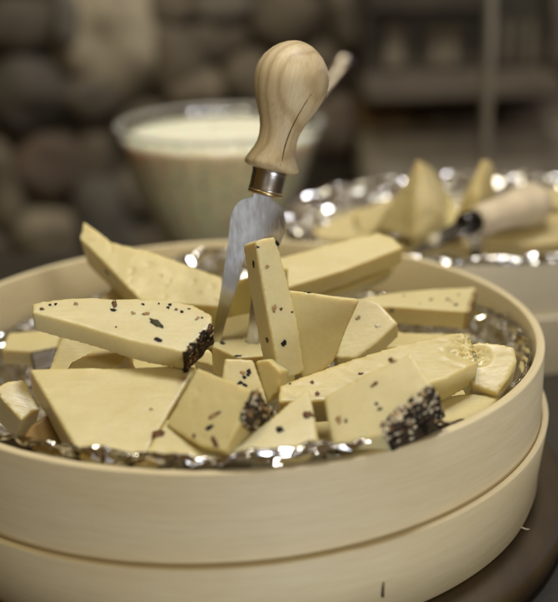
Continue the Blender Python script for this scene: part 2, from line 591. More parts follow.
def cheese(label, poly, anchor, tilt, az, th, mat='cheese', specks=(), rind=None, seed=1, voxel=0.00065,
           warp=0.00045, back=1.0, notch=None, chips=0.0, group='cut cheese pieces in the front box', name='cheese_wedge', side=()):
    """A cut piece of cheese. poly: outline of its broad face as seen in the photo; anchor=(px,py,z) fixes one
    point of that face in space; tilt/az turn the face; th is the real thickness behind it."""
    rng = random.Random(seed)
    n = normal_of(tilt, az)
    p0 = at_z(*anchor)
    F = [on_plane(x, y, p0, n) for x, y in poly]
    cen = sum(F, Vector()) / len(F)
    B = [cen + (f - cen) * back - n * th for f in F]
    base = Vector((cen.x, cen.y, min(v.z for v in F + B)))
    nn = len(F)
    # orient
    area_n = Vector()
    for i in range(nn):
        area_n += (F[i] - cen).cross(F[(i + 1) % nn] - cen)
    flip = area_n.dot(n) < 0
    verts = [v - base for v in F + B]
    faces = [tuple(range(nn)), tuple(range(2 * nn - 1, nn - 1, -1))]
    for i in range(nn):
        j = (i + 1) % nn
        faces.append((i, i + nn, j + nn, j))
    if flip:
        faces = [tuple(reversed(f)) for f in faces]
    me = mesh_of(verts, faces)
    me = remesh(me, voxel, 1)
    co = np.empty(len(me.vertices) * 3, np.float32)
    me.vertices.foreach_get('co', co)
    nr = np.empty(len(me.vertices) * 3, np.float32)
    me.vertices.foreach_get('normal', nr)
    co = co.reshape(-1, 3)
    nr = nr.reshape(-1, 3)
    for i in range(len(co)):
        v = Vector(co[i].tolist())
        d = warp * mnoise.noise(v * 42 + Vector((seed, 0, 0))) + warp * 0.22 * mnoise.noise(v * 130 + Vector((seed, seed, 0))) + warp * 0.10 * mnoise.noise(v * 260 + Vector((0, seed, 0)))
        if chips:
            c = mnoise.noise(v * 330 + Vector((seed, seed, 0)))
            if c > 0.25:
                d -= chips * (c - 0.25)
        if notch:
            for (nx, ny, rad, dep) in notch:
                q = on_plane(nx, ny, p0, n) - base
                dist = (v - q).length
                if dist < rad * 1.6:
                    g = max(0.0, 1 - dist / (rad * 1.6))
                    rough = abs(mnoise.noise(v * 520)) * 0.9 + mnoise.noise(v * 1300) * 0.5 - 0.2
                    d -= dep * g * (0.75 + 0.9 * rough)
        co[i] += nr[i] * d
    me.vertices.foreach_set('co', co.reshape(-1))
    me.update()
    o = link(name, me, M[mat])
    o.location = base
    tag(o, label, 'cheese', group)
    def settle(p, nv):
        q = co[np.argmin(((co - np.array(p, np.float32)) ** 2).sum(1))]
        return p + nv * ((Vector(q.tolist()) - p).dot(nv))

    # flecks pressed into the broad face
    for s in specks:
        x, y, r, kind = s[:4]
        st = s[4] if len(s) > 4 else 1.25
        p = settle(on_plane(x, y, p0, n) - base, n)
        bm = bmesh.new()
        grain_bm(bm, p - n * r * 0.05, n, r * 0.72, rng, 0.26, st)
        link(GNAME[kind], bm_mesh(bm), M[GMAT[kind]], o)
    # flecks on side faces: (edge index, position along edge 0..1, depth 0..1, r, kind)
    for (ei, t, dp, r, kind) in side:
        i, j = ei, (ei + 1) % nn
        p = F[i].lerp(F[j], t).lerp(B[i].lerp(B[j], t), dp) - base
        sn = (F[j] - F[i]).cross(B[i] - F[i]).normalized()
        if sn.dot((F[i] + F[j]) / 2 - cen) < 0:
            sn = -sn
        p = settle(p, sn)
        bm = bmesh.new()
        grain_bm(bm, p - sn * r * 0.05, sn, r * 0.78, rng, 0.28, 1.3)
        link(GNAME[kind], bm_mesh(bm), M[GMAT[kind]], o)
    # pepper rind along one or more cut edges
    if rind:
        eis, density, mix, rt = rind[:4]
        over = rind[4] if len(rind) > 4 else 0.0
        rbase = rind[5] if len(rind) > 5 else 'rind_base'
        deep = rind[6] if len(rind) > 6 else 0
        bm = bmesh.new()
        kinds, wts = zip(*mix)
        order = list(kinds)
        for ei in (eis if isinstance(eis, tuple) else (eis,)):
            i, j = ei, (ei + 1) % nn
            sn = (F[j] - F[i]).cross(B[i] - F[i]).normalized()
            if sn.dot((F[i] + F[j]) / 2 - cen) < 0:
                sn = -sn
            quad = [F[i], F[j], B[j], B[i]]
            lo = [q - sn * 0.0009 - base for q in quad]
            hi = [q + sn * rt - base for q in quad]
            b2 = bmesh.new()
            vs_ = [b2.verts.new(v) for v in lo + hi]
            for f in ((0, 1, 2, 3), (7, 6, 5, 4), (0, 4, 5, 1), (1, 5, 6, 2), (2, 6, 7, 3), (3, 7, 4, 0)):
                b2.faces.new([vs_[q] for q in f])
            bmesh.ops.recalc_face_normals(b2, faces=b2.faces)
            bmesh.ops.subdivide_edges(b2, edges=b2.edges, cuts=11, use_grid_fill=True)
            for v in b2.verts:
                v.co += sn * 0.0011 * mnoise.noise(v.co * 420 + Vector((seed, 0, 0))) + n * 0.0008 * (mnoise.noise(v.co * 300 + Vector((0, seed, 0))) - 0.4)
            tmp = bpy.data.meshes.new('t')
            b2.to_mesh(tmp)
            b2.free()
            bm.from_mesh(tmp)
            bpy.data.meshes.remove(tmp)
            La = (F[j] - F[i]).length
            Lb = (B[i] - F[i]).length
            for q in range(int(density * La * Lb * 1e6)):
                a, b = rng.random(), rng.uniform(-over, 1)
                if b < 0 and rng.random() > 1 + b / max(over, 1e-6):
                    continue
                p = F[i].lerp(F[j], a)
                p = p + (B[i].lerp(B[j], a) - p) * b if b > 0 else p + (cen - p).normalized() * (-b * Lb)
                p = p + sn * (rt * (0.8 if b > 0 else 0.0)) - base
                kd = 'k' if (deep and b > 0 and rng.random() < deep * (0.25 + a * b * 1.6)) else rng.choices(order, wts)[0]
                grain_bm(bm, p, (sn if b > 0 else n), rng.uniform(0.00018, 0.00048) if rng.random() < 0.85 else rng.uniform(0.0005, 0.0008), rng, 0.5, rng.uniform(1, 1.7), 1 + order.index(kd))
        me2 = bm_mesh(bm, True)
        link('pepper_rind', me2, [M[rbase]] + [M[GMAT[q]] for q in order], o)
    PIECES.append(o)
    return o


# ------------------------------------------------------------------ setting
FLOOR_Z = -0.85
me = mesh_of([(-6, -4, FLOOR_Z), (6, -4, FLOOR_Z), (6, 6, FLOOR_Z), (-6, 6, FLOOR_Z)], [(0, 1, 2, 3)], False)
o = link('floor', me, M['floor'])
o['kind'] = 'structure'

# counter the boxes stand on
counter = empty('counter', (0.1, 0.0, -0.012), 'dark brown counter top under the boxes and the bowl', 'counter')
bm = bmesh.new()
YE = at_z(30, 252, -0.012).y
box_bm(bm, (0, (YE - 0.20) / 2, -0.02), (2.4, YE + 0.20, 0.04), 0.003)
link('counter_top', bm_mesh(bm, False), M['counter'], counter)
bm = bmesh.new()
box_bm(bm, (0, (YE - 0.20) / 2, -0.44), (2.2, YE + 0.12, 0.80), 0.003)
link('counter_front', bm_mesh(bm, False), M['dark_wood'], counter)

# round board under the front box
edge = at_z(543, 562, 0.0)
BC = Vector((-0.005, 0.003, 0))
RB = (edge - BC).length
board = link('round_board', lathe([(0.0001, 0), (RB - 0.006, 0), (RB - 0.002, -0.0012), (RB, -0.004), (RB - 0.001, -0.0105), (RB - 0.004, -0.0118), (0.0001, -0.0118)], 160), M['board'])
board.location = BC
tag(board, 'dark oiled round wooden board under the front pair of boxes', 'board')

# ------------------------------------------------------------------ front box pair
lid = empty('box_lid', (0, 0, 0), 'wide lower wooden hoop tray the front cheese box sits in', 'box lid')
lw_me = lathe(rounded_wall(0.1233, 0.1209, 0.0006, 0.0295, 0.1196), 220, wob=0.002, seed=3)
for v in lw_me.vertices:                     # the hoop is cut a little higher on its right side
    v.co.z *= 1 + 0.024 * v.co.x / 0.0295
link('lid_wall', lw_me, M['veneer'], lid)
link('lid_base', disc(0.1170, 0.0008, 0.003), M["veneer"], lid)
# staple at the lap joint
sp_ = at_z(389, 597, 0.012)
dirv = sp_
ang = math.atan2(dirv.y, dirv.x)
bm = bmesh.new()
box_bm(bm, (0, 0, 0), (0.0009, 0.0009, 0.006), 0.0003)
st = link('staple', bm_mesh(bm), simple('dull_staple', (0.16, 0.12, 0.075), 0.5, 0.3), lid)
st.location = (0.1213 * math.cos(ang), 0.1213 * math.sin(ang), 0.0125)

boxx = empty('wooden_box', (0, 0, 0.0042), 'round pale wooden box full of cut cheese, front and largest', 'wooden box')
RO, RI = 0.1205, 0.1172
link('box_wall', lathe(rounded_wall(RO, RI, 0.0, RIM - 0.0042), 220, wob=0.003, seed=1), M['veneer'], boxx)
link('box_base', disc(RI + 0.001, 0.0012, 0.003), M['veneer'], boxx)

# a curl of wood shaving by the box
p = at_z(523, 529, 0.001)
sh = link('wood_shaving', tube([p + Vector((t * 0.0022 - 0.003, 0.0006 * math.sin(t * 2), 0.0006 + 0.0006 * math.cos(t * 1.6))) for t in (0, 0.6, 1.2, 1.8, 2.4)],
                               [0.0001, 0.0003, 0.00035, 0.0003, 0.0001], 8), M['veneer_rear'])
tag(sh, 'tiny pale wood shaving on the dark board beside the front box', 'shaving')


def foil_liner(ri, zfloor, height, cx, cy, sx=1.0, sy=1.0, nt=310, ns=38, amp=0.0034, seed=0, fold=None):
    """crumpled foil: a floor and a standing wall of uneven height; height(deg) gives the top edge.
    Facets come from jittered vertices with a random diagonal per cell, as in creased foil."""
    rg = random.Random(seed)
    verts, faces = [], []
    n1 = int(ns * 0.30)
    for j in range(nt):
        for i in range(ns):
            jj = j + (rg.uniform(-0.42, 0.42))
            a = 2 * math.pi * jj / nt
            deg = math.degrees(a)
            h = height(deg) + 0.0016 * mnoise.noise(Vector((math.cos(a) * 9, math.sin(a) * 9, seed))) + 0.0014 * mnoise.noise(Vector((math.cos(a) * 34, math.sin(a) * 34, seed)))
            fo = fold(deg) if fold else 0.0
            jt = rg.uniform(-0.4, 0.4) if 0 < i < ns - 1 else 0
            if i < n1:
                t = max(0, (i + jt) / n1)
                r = (ri - 0.010) * (0.25 + 0.75 * t)
                z = zfloor
            elif i < ns - 6:
                t = max(0, (i + jt - n1) / (ns - 7 - n1))
                q = min(1.0, t * 3)
                r = ri - 0.010 + 0.0085 * math.sin(q * math.pi / 2)
                z = zfloor + (h - zfloor) * min(t, 1)
            else:
                t = (i + jt * 0.5 - (ns - 7)) / 6.0
                r = ri - 0.0015 + fo * math.sin(min(t, 1) * math.pi * 0.5) + 0.0006 * t
                z = h + (0.0016 * math.sin(min(t, 1) * math.pi) if fo > 0.0005 else 0.0008 * t)
            p = Vector((r * math.cos(a), r * math.sin(a), z))
            q3 = p * 80 + Vector((seed * 7.3, 1.1, 0.3))
            w = abs(mnoise.noise(q3)) - 0.22
            w += 0.5 * (abs(mnoise.noise(p * 190 + Vector((0, seed, 4)))) - 0.2)
            w += rg.uniform(-0.20, 0.20)
            f = amp * w * (1.0 if i < ns - 6 else 0.5)
            inward = Vector((-math.cos(a), -math.sin(a), 0.0))
            p = p + inward * max(f * 1.6 * (0.15 if i < n1 else 1.0) + 0.0003, -0.0006) + Vector((0, 0, f * (0.9 if i < n1 else 0.4)))
            verts.append((p.x * sx, p.y * sy, p.z))
    for j in range(nt):
        k2 = (j + 1) % nt
        for i in range(ns - 1):
            a_, b_, c_, d_ = j * ns + i, k2 * ns + i, k2 * ns + i + 1, j * ns + i + 1
            if rg.random() < 0.5:
                faces += [(a_, b_, c_), (a_, c_, d_)]
            else:
                faces += [(a_, b_, d_), (b_, c_, d_)]
    me = mesh_of(verts, faces, False)
    me.polygons.foreach_set('use_smooth', [False] * len(me.polygons))
    o = link('foil_liner', me, M['foil'])
    o.location = (cx, cy, 0)
    return o


def pw(points):
    """piecewise-linear function of an angle in degrees"""
    def f(d):
        d = d % 360
        for (a, x), (b, y) in zip(points, points[1:]):
            if a <= d <= b:
                return x + (y - x) * (d - a) / max(1e-6, b - a)
        return points[-1][1]
    return f


fh = pw([(0, RIM - 0.006), (25, RIM - 0.011), (45, RIM - 0.020), (60, RIM - 0.022), (76, RIM - 0.010), (82, RIM - 0.003), (100, RIM - 0.004),
         (110, RIM - 0.018), (150, RIM - 0.022), (170, RIM - 0.010), (188, RIM - 0.004), (215, RIM + 0.001), (250, RIM + 0.0020), (266, RIM + 0.0026), (274, RIM + 0.0042), (296, RIM + 0.0040), (303, RIM + 0.002),
         (309, RIM - 0.001), (316, RIM - 0.010), (325, RIM - 0.006), (335, RIM - 0.003), (360, RIM - 0.006)])
ff = pw([(0, 0), (210, 0), (225, 0.001), (262, 0.0014), (272, 0.0036), (298, 0.0036), (308, 0.0), (360, 0)])
foil = foil_liner(RI - 0.0004, 0.009, fh, 0, 0, seed=2, fold=ff)
tag(foil, 'crumpled silver foil lining the front round box', 'foil liner')

# ------------------------------------------------------------------ front cheese
BW = (('k', 6), ('b', 2), ('t', 2), ('p', 3))
Z = RIM
# hidden lower layer that shows through the gaps
cheese('dim slab deep in the gap left of the pepper-edged square', [(110, 345), (215, 345), (205, 425), (100, 420)], (150, 400, 0.044), 8, 5, 0.014, 'cheese', seed=41, name='cheese_slab')
cheese('dim slab deep between the two front triangles', [(285, 385), (350, 385), (345, 440), (285, 440)], (320, 420, 0.041), 10, -15, 0.014, 'cheese', seed=42, name='cheese_slab')
cheese('pale slab low at the left under the herbed triangle', [(60, 330), (150, 320), (140, 372), (40, 385)], (90, 350, 0.038), 6, -10, 0.012, 'cheese', seed=43, name='cheese_slab')
cheese('shaded slab under the long broken-ended stick', [(340, 365), (480, 345), (500, 400), (380, 420)], (430, 385, 0.040), 8, 10, 0.014, 'cheese', seed=44, name='cheese_slab')
cheese('deep slab under the fork tips at the middle of the box', [(190, 300), (330, 300), (330, 365), (190, 365)], (255, 330, 0.041), 4, 0, 0.016, 'cheese', seed=45, name='cheese_slab')

# back row
cheese('long smooth wedge leaning on the back rim with its broken tip up', [(83, 220), (97, 230), (113, 242), (156, 253), (221, 277), (228, 308), (141, 302), (108, 267), (79, 238)],
       (145, 300, 0.071), 32, -12, 0.017, 'cheese', seed=3, chips=0.0006,
       side=((7, 0.15, 0.35, 0.0014, 'k'),))
cheese('smooth stick across the back, right of the fork, sloping up to the right', [(262, 263), (283, 257), (330, 244), (378, 232.5), (392, 237), (403, 247.5), (345, 270), (289, 287), (262, 290)],
       (289, 286, 0.071), 25, 3, 0.009, 'cheese', seed=4)
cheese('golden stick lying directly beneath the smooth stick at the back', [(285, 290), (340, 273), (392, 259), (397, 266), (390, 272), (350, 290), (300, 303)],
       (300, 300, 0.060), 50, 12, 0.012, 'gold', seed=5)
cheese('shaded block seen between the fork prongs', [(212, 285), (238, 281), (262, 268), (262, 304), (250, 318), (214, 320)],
       (240, 315, 0.062), 80, -62, 0.012, 'gold', seed=6)  # golden paste puts the shade between the prongs into the colour
cheese('pepper-flecked block at the back right, beside bare foil', [(362, 297), (400, 291), (440, 288), (476, 286.5), (467, 311.5), (430, 309), (390, 306), (364, 308)],
       (400, 306, 0.061), 14, 8, 0.0085, 'herbed', seed=7,
       specks=((392, 309, 0.0014, 'g'), (431, 299, 0.0012, 't'), (447, 299, 0.0008, 'k', 1.8), (456, 304, 0.0011, 'k', 1.6), (459, 294, 0.0006, 'k', 2.6), (451, 301, 0.0006, 'b', 1.5), (420, 303, 0.0005, 'k'), (404, 295, 0.0006, 'b', 1.8)),
       rind=(3, 0.30, BW, 0.0006))
cheese('thin pale strip under the pepper-flecked block', [(380, 330), (420, 332), (470, 334), (466, 345), (420, 345), (370, 348)],
       (420, 338, 0.054), 12, 5, 0.008, 'cheese', seed=8)
cheese('small piece with a ragged rind right of the upright wedge', [(352, 300), (366, 297), (380, 303), (398, 323), (378, 342), (356, 358), (336, 358), (342, 330)],
       (356, 356, 0.061), 40, -12, 0.010, 'herbed', seed=9, specks=((378, 326, 0.0012, 'p'), (358, 318, 0.0011, 't')),
       rind=(6, 0.3, (('b', 2), ('t', 3), ('p', 2), ('k', 1)), 0.0007))
cheese('dull wedge at the far left rim beside the foil', [(8, 333), (40, 330), (64, 326), (57, 347), (30, 352), (2, 350)], (40, 345, 0.049), 20, 10, 0.007, 'cheese', seed=10)
cheese('dark brown crusted scrap low at the left beside the crumpled foil', [(30, 352), (58, 346), (52, 368), (34, 372)], (45, 360, 0.046), 25, 5, 0.008, 'crust', seed=47)
cheese('small pale tip poking up behind the herbed triangle', [(100, 298), (116, 283), (132, 297), (128, 312), (100, 312)], (116, 305, 0.062), 35, -5, 0.010, 'cheese', seed=11)

# left
cheese('upright pale slice in the shadow of the herbed triangle', [(66, 326), (100, 330), (130, 347), (112, 375), (46, 378)], (80, 372, 0.060), 38, -5, 0.010, 'cheese', seed=12)
cheese('narrow bar end jutting out above the big plain triangle', [(110, 342), (130, 351), (112, 372), (60, 378), (72, 362)], (100, 368, 0.068), 32, -15, 0.012, 'cheese', seed=13)
cheese('blunt pale chunk at the left edge of the box', [(-6, 388), (8, 381), (24, 380), (40, 409), (21, 421), (2, 400)], (22, 418, 0.057), 35, 25, 0.014, 'cheese', seed=14, side=())
cheese('brown-rinded piece low at the left, under the big plain triangle', [(30, 426), (47, 414), (62, 428), (75, 452), (48, 452), (22, 440)], (50, 440, 0.055), 42, 10, 0.012, 'brown', seed=15)
cheese('herbed flat triangle with a green leaf and dark pepper rind', [(32, 303), (72, 297.5), (118, 299), (165, 298.5), (194, 305), (212, 315), (212, 325), (184, 353), (130, 341), (80, 326), (32, 313)],
       (184, 353, 0.080), 24, 4, 0.0082, 'herbed', seed=16,
       specks=((156.5, 323.5, 0.0019, 'g', 2.4), (158, 340, 0.0013, 'k', 1.7), (113.5, 310, 0.0010, 'k', 1.5), (114.5, 304, 0.0013, 'b', 2.2), (147, 313.5, 0.0012, 't', 1.8), (133, 313, 0.0010, 't', 1.2),
               (170, 305, 0.0009, 'k'), (168, 308, 0.0008, 'k'), (176, 310, 0.0008, 'b'), (182, 312, 0.0008, 'k'), (189, 309, 0.0006, 'b'), (197, 319, 0.0009, 't', 1.6), (202, 318, 0.0006, 'k'),
               (159, 304, 0.0006, 'k'), (143, 304.5, 0.0007, 'k'), (56, 304, 0.0008, 'k'), (50, 305, 0.0007, 'k'), (42, 309, 0.0012, 'b', 1.0), (76, 304, 0.0010, 't'), (116, 327, 0.0005, 'k')),
       rind=(6, 4.0, (('k', 9), ('b', 3), ('t', 1), ('p', 1)), 0.0005, 0.10, 'rind_dark'))
cheese('big plain smooth triangle at the front left', [(29, 369), (34, 368), (110, 367.5), (190, 366), (196, 368), (141, 462), (132, 470), (86, 470), (78, 452)],
       (110, 455, 0.0595), 22, 4, 0.0115, 'cheese', seed=17, specks=((151, 409, 0.0007, 't', 1.4),), warp=0.0005)

# centre, under the fork
cheese('flat herbed piece the fork is stuck into', [(212, 346), (224, 318), (262, 310), (290, 318), (276, 355), (238, 358)], (240, 340, 0.063), 10, 5, 0.012, 'herbed', seed=18,
       specks=((266, 349, 0.0024, 'g', 1.0), (222, 342.5, 0.0012, 'g', 1.8), (247, 341, 0.0008, 'b', 1.6), (238, 356, 0.0009, 'k', 2.0), (265, 358, 0.0007, 'b', 2.2)))
cheese('tiny crumb of cheese beside the herbed triangle rind', [(194, 354), (208, 349), (212, 352), (213, 366), (196, 362)], (204, 362, 0.067), 45, 5, 0.008, 'cheese', seed=19)
cheese('small white-faced block with a pinch of peppercorns', [(225, 358), (253, 360), (264, 391), (268, 406), (236, 398), (222, 378)], (240, 380, 0.070), 42, 6, 0.010, 'herbed', seed=20,
       specks=((243, 373, 0.0010, 't'), (249, 372, 0.0010, 'k', 1.5), (244.5, 377, 0.0010, 'k'), (248, 375, 0.0008, 'k'), (240, 383, 0.0009, 'k', 2.0), (245, 385, 0.0007, 'k', 2.0)))
cheese('shaded block between the peppercorn block and the upright stick', [(255, 361), (268, 359), (281, 371), (278, 392), (268, 404), (262, 390)], (268, 385, 0.066), 72, -30, 0.012, 'cheese', seed=21)

# upright ones
cheese('upright wedge with one black seed on its top edge', [(288, 290), (310, 293), (332, 297), (359, 300), (346, 330), (334, 361), (320, 373), (303, 380), (292, 345)],
       (310, 374, 0.066), 72, -4, 0.011, 'cheese', seed=22, side=((0, 0.9, 0.2, 0.0017, 'k'),))
cheese('tall upright stick leaning on the fork prongs', [(255, 242), (263, 238), (275, 236.5), (280, 252), (297, 320), (305, 372), (283, 381), (278, 372), (268, 318)],
       (294, 376, 0.067), 70, 20, 0.012, 'herbed', seed=23,
       specks=((258, 247, 0.0006, 'k'), (277, 243, 0.0011, 'k'), (267, 267, 0.0009, 't'), (281, 309, 0.0007, 'b'), (284, 343, 0.0013, 'k', 1.3), (274, 308, 0.0012, 't', 1.6), (292, 312, 0.0006, 'b')),
       side=((8, 0.72, 0.4, 0.0012, 'k'), (7, 0.6, 0.4, 0.0014, 'b'), (7, 0.1, 0.35, 0.0012, 'k'), (6, 0.6, 0.4, 0.0009, 'k')))

# right
cheese('cracked pale chunk at the right end against the foil', [(470, 345), (479, 342), (498, 344), (514, 347), (517, 360), (508, 378), (497, 394), (472, 385), (462, 365)],
       (490, 388, 0.060), 34, -6, 0.012, 'cheese', seed=24, chips=0.0003, notch=((479, 356, 0.0030, 0.0030),))
cheese('flat pale slice low against the right rim', [(430, 398), (470, 394), (500, 396), (484, 416), (450, 432), (425, 432)], (470, 405, 0.056), 16, 0, 0.010, 'cheese', seed=25, side=())
cheese('long pale stick with a crumbling broken right end', [(280, 386), (300, 378), (348, 361), (400, 345), (440, 336), (462, 331), (474, 338), (480, 350), (478, 362), (446, 379), (400, 392), (330, 400), (279, 402)],
       (400, 385, 0.066), 20, 2, 0.010, 'cheese', seed=26, chips=0.0004, notch=((466, 340, 0.0035, 0.0030), (474, 352, 0.0035, 0.0035), (458, 352, 0.003, 0.0022)),
       specks=((312, 382.5, 0.0009, 'b', 1.4), (317, 394, 0.0010, 'b', 1.8), (361, 374, 0.0010, 'b', 1.3), (290, 384, 0.0006, 'k')))
cheese('dark-crusted square slice at the front right', [(324, 397), (368, 374), (411, 352), (432, 386), (408, 411), (384, 435), (334, 446), (328, 424)],
       (345, 446, 0.0625), 35, -35, 0.016, 'herbed', seed=27,
       specks=((374, 385, 0.0010, 'b', 2.0), (376.5, 404, 0.0008, 'k'), (380, 408.5, 0.0010, 'k'), (339, 420.5, 0.0013, 't', 1.8), (346, 421, 0.0008, 'b', 1.6), (391, 360, 0.0011, 'b', 1.6), (394, 361, 0.0009, 't')),
       rind=((3, 4), 5.0, (('k', 4), ('b', 1), ('t', 2), ('p', 6)), 0.0007, 0.30, 'rind_dark', 1.0))
# front centre
cheese('square slice with a thick peppery rind at the front centre', [(197, 367), (226, 378), (255, 391), (241, 420), (225, 452), (200, 446), (165, 425), (182, 394)],
       (222, 448, 0.0635), 40, -38, 0.016, 'cheese', seed=28, chips=0.0003,
       specks=((213, 416, 0.0013, 't', 1.8), (218, 413, 0.0010, 'b', 1.5), (208.5, 428, 0.0012, 'k', 1.6), (194, 436, 0.0009, 'b', 1.3), (214, 441, 0.0013, 'b', 2.6)),
       rind=(2, 3.6, (('k', 8), ('b', 2), ('t', 2), ('p', 4)), 0.0007, 0.06, 'rind_dark'))
cheese('pale front triangle carrying one round brown peppercorn', [(307, 387), (310, 390), (314, 415), (319, 450), (300, 462), (222, 462), (230, 450), (270, 419)],
       (290, 455, 0.0605), 22, -3, 0.010, 'herbed', seed=29,
       specks=((307.5, 415.5, 0.0023, 'b', 1.0), (279.5, 429.5, 0.0017, 'k', 1.3), (307, 447, 0.0017, 'b', 1.8)))
cheese('low pale corner at the front, between the plain triangle and the rinded square', [(167, 418), (190, 432), (220, 450), (222, 466), (130, 470), (143, 458)],
       (180, 458, 0.0595), 20, 3, 0.010, 'cheese', seed=30, specks=((160, 434, 0.0022, 'b', 1.5), (195, 436, 0.0008, 'b')))

# ------------------------------------------------------------------ cheese fork
FP = at_z(232, 338, 0.064)           # where the prongs go in
FN = normal_of(76, -7)
fork = empty('cheese_fork', FP, 'two-pronged cheese fork with a turned wooden knob handle standing in the cheese', 'cheese fork')


def fpt(x, y):
    return on_plane(x, y, FP, FN)


# blade outline in its own plane
blade_px = [(240, 201), (247, 198), (253, 196.5), (256, 188), (273, 191), (271, 199), (278, 204), (281, 207), (284.5, 214), (286, 224), (284, 234), (279, 247), (271, 268), (263, 300), (257, 352),
            (246, 352), (250, 310), (253, 285), (255, 268), (254, 258), (250, 254), (246, 256), (243, 262), (236, 290), (226, 322), (218, 352), (210, 352),
            (214, 330), (221, 290), (228, 245), (229.5, 228), (231, 216), (234.5, 207)]
bm = bmesh.new()
hb = FN * 0.0009
front = [bm.verts.new(fpt(x, y) + hb - FP) for x, y in blade_px]
back_ = [bm.verts.new(fpt(x, y) - hb - FP) for x, y in blade_px]
nb_ = len(front)
bm.faces.new(front)
bm.faces.new(back_[::-1])
for i in range(nb_):
    j = (i + 1) % nb_
    bm.faces.new((front[i], back_[i], back_[j], front[j]))
bmesh.ops.recalc_face_normals(bm, faces=bm.faces)
bmesh.ops.bevel(bm, geom=[e for e in bm.edges if e.calc_face_angle(0) > 0.9], offset=0.00025, segments=2, affect='EDGES')
bl = link('fork_blade', bm_mesh(bm, False), M['steel'], fork)
# handle lathe along its axis
top, bot = fpt(300.5, 41), fpt(266, 190)
axis = (bot - top).normalized()
mpp = (bot - top).length / math.hypot(34.5, 149)


def on_axis(profile_px, name, mat, parent=None, seg=64):
    me = lathe([(max(r, 0.05) * mpp, t * mpp) for t, r in profile_px], seg)
    o = link(name, me, mat, fork if parent is None else parent)
    q = axis.to_track_quat('Z', 'Y')
    o.location = top - FP
    o.rotation_mode = 'QUATERNION'
    o.rotation_quaternion = q
    return o


hprof = [(0, 0), (0.8, 6), (3, 13), (7, 20), (12, 26), (20, 32.5), (29, 36.5), (37, 37.8), (45, 37.5), (54, 35.5), (64, 31.8), (74, 27.2), (83, 23.2), (91, 20.8),
         (99, 19.8), (106, 20.3), (112, 22), (118, 24.8), (123, 27.2), (126, 28.2), (128.5, 28), (130.5, 26.5), (132, 23), (132.5, 17), (132.5, 0)]
handle = on_axis(hprof, 'handle', M['beech'])
fer = on_axis([(131, 0), (131, 18), (133, 18.6), (135, 18.2), (137, 17.8), (151, 17.6), (153, 18), (154.5, 17.6), (155, 16), (155, 0)], 'ferrule', M['ferrule'])
on_axis([(154.2, 10), (154.2, 17.2), (155, 18), (156.5, 18.2), (157.8, 17.6), (158.4, 16), (158.4, 10)], 'ferrule_ring', M['brass'])
# crack running down the front of the knob
view = (CAM - top)
view = (view - axis * view.dot(axis)).normalized()
sidev = axis.cross(view)
pts, rad = [], []
for i, (t, s) in enumerate([(30, 0.70), (40, 0.68), (52, 0.60), (62, 0.55), (75, 0.52), (88, 0.50), (100, 0.46), (110, 0.40), (118, 0.36), (126, 0.30), (130, 0.28)]):
    r = np.interp(t, [a for a, b in hprof], [b for a, b in hprof])
    # find which side is picture right
    sg = 1 if sidev.dot(cr) > 0 else -1
    d = sidev * (s * sg) + view * math.sqrt(1 - s * s)
    pts.append(top + axis * (t * mpp) + d * ((r - 0.25) * mpp) - FP)
    rad.append(0.00005 + 0.00020 * math.sin(math.pi * (i + 0.3) / 11))
link('crack', tube(pts, rad, 8), M['crack'], fork)

# ------------------------------------------------------------------ rear dish
zr = 0.046
RC = at_z(474, 226, zr)
RA, RBb = 0.106, 0.072
rlid = empty('rear_box_lid', (RC.x + 0.002, RC.y, -0.0115), 'lower hoop of the blurred wooden box behind on the right', 'box lid')
link('lid_wall', lathe(rounded_wall(1.03, 1.0, 0.0, 0.030), 160, RA, RBb), M['veneer_rear'], rlid)
rb = empty('rear_wooden_box', (RC.x, RC.y, -0.009), 'blurred pale oval wooden box behind on the right, lined with foil', 'wooden box')
link('box_wall', lathe(rounded_wall(1.0, 0.97, 0.0, zr + 0.009), 160, RA, RBb), M['veneer_rear'], rb)
link('box_base', disc(0.98, 0.002, 0.004, 96, RA, RBb), M['veneer_rear'], rb)
for ob in (rlid, rb):
    pass
rf = foil_liner(RA * 0.985, 0.028, pw([(0, zr + 0.006), (60, zr + 0.011), (120, zr + 0.012), (180, zr + 0.006), (230, zr + 0.003), (310, zr + 0.003), (360, zr + 0.006)]),
                RC.x, RC.y, 1.0, RBb / RA, nt=280, seed=9, amp=0.0040, fold=pw([(0, 0.001), (180, 0.001), (220, 0.003), (320, 0.003), (360, 0.001)]))
tag(rf, 'crumpled silver foil lining the rear oval box', 'foil liner')
G2 = 'cheese chunks in the rear box'


def lump(label, pts, z0, seed, mat):
    """an irregular broken chunk: hull of points given as (px, py, metres behind the chunk's middle)"""
    ym = at_z(pts[0][0], z0[1], z0[0]).y
    P = [at_y(x, y, ym + d) for x, y, d in pts]
    base = sum(P, Vector()) / len(P)
    base.z = min(p.z for p in P)
    bm = bmesh.new()
    for p in P:
        bm.verts.new(p - base)
    bmesh.ops.convex_hull(bm, input=list(bm.verts))
    me = remesh(bm_mesh(bm, False), 0.0012)
    for v in me.vertices:
        v.co += v.normal * (0.0010 * mnoise.noise(v.co * 60 + Vector((seed, 0, 0))) + 0.0004 * mnoise.noise(v.co * 260 + Vector((0, seed, 0))))
    o = link('cheese_chunk', me, M[mat])
    o.location = base
    tag(o, label, 'cheese', G2)


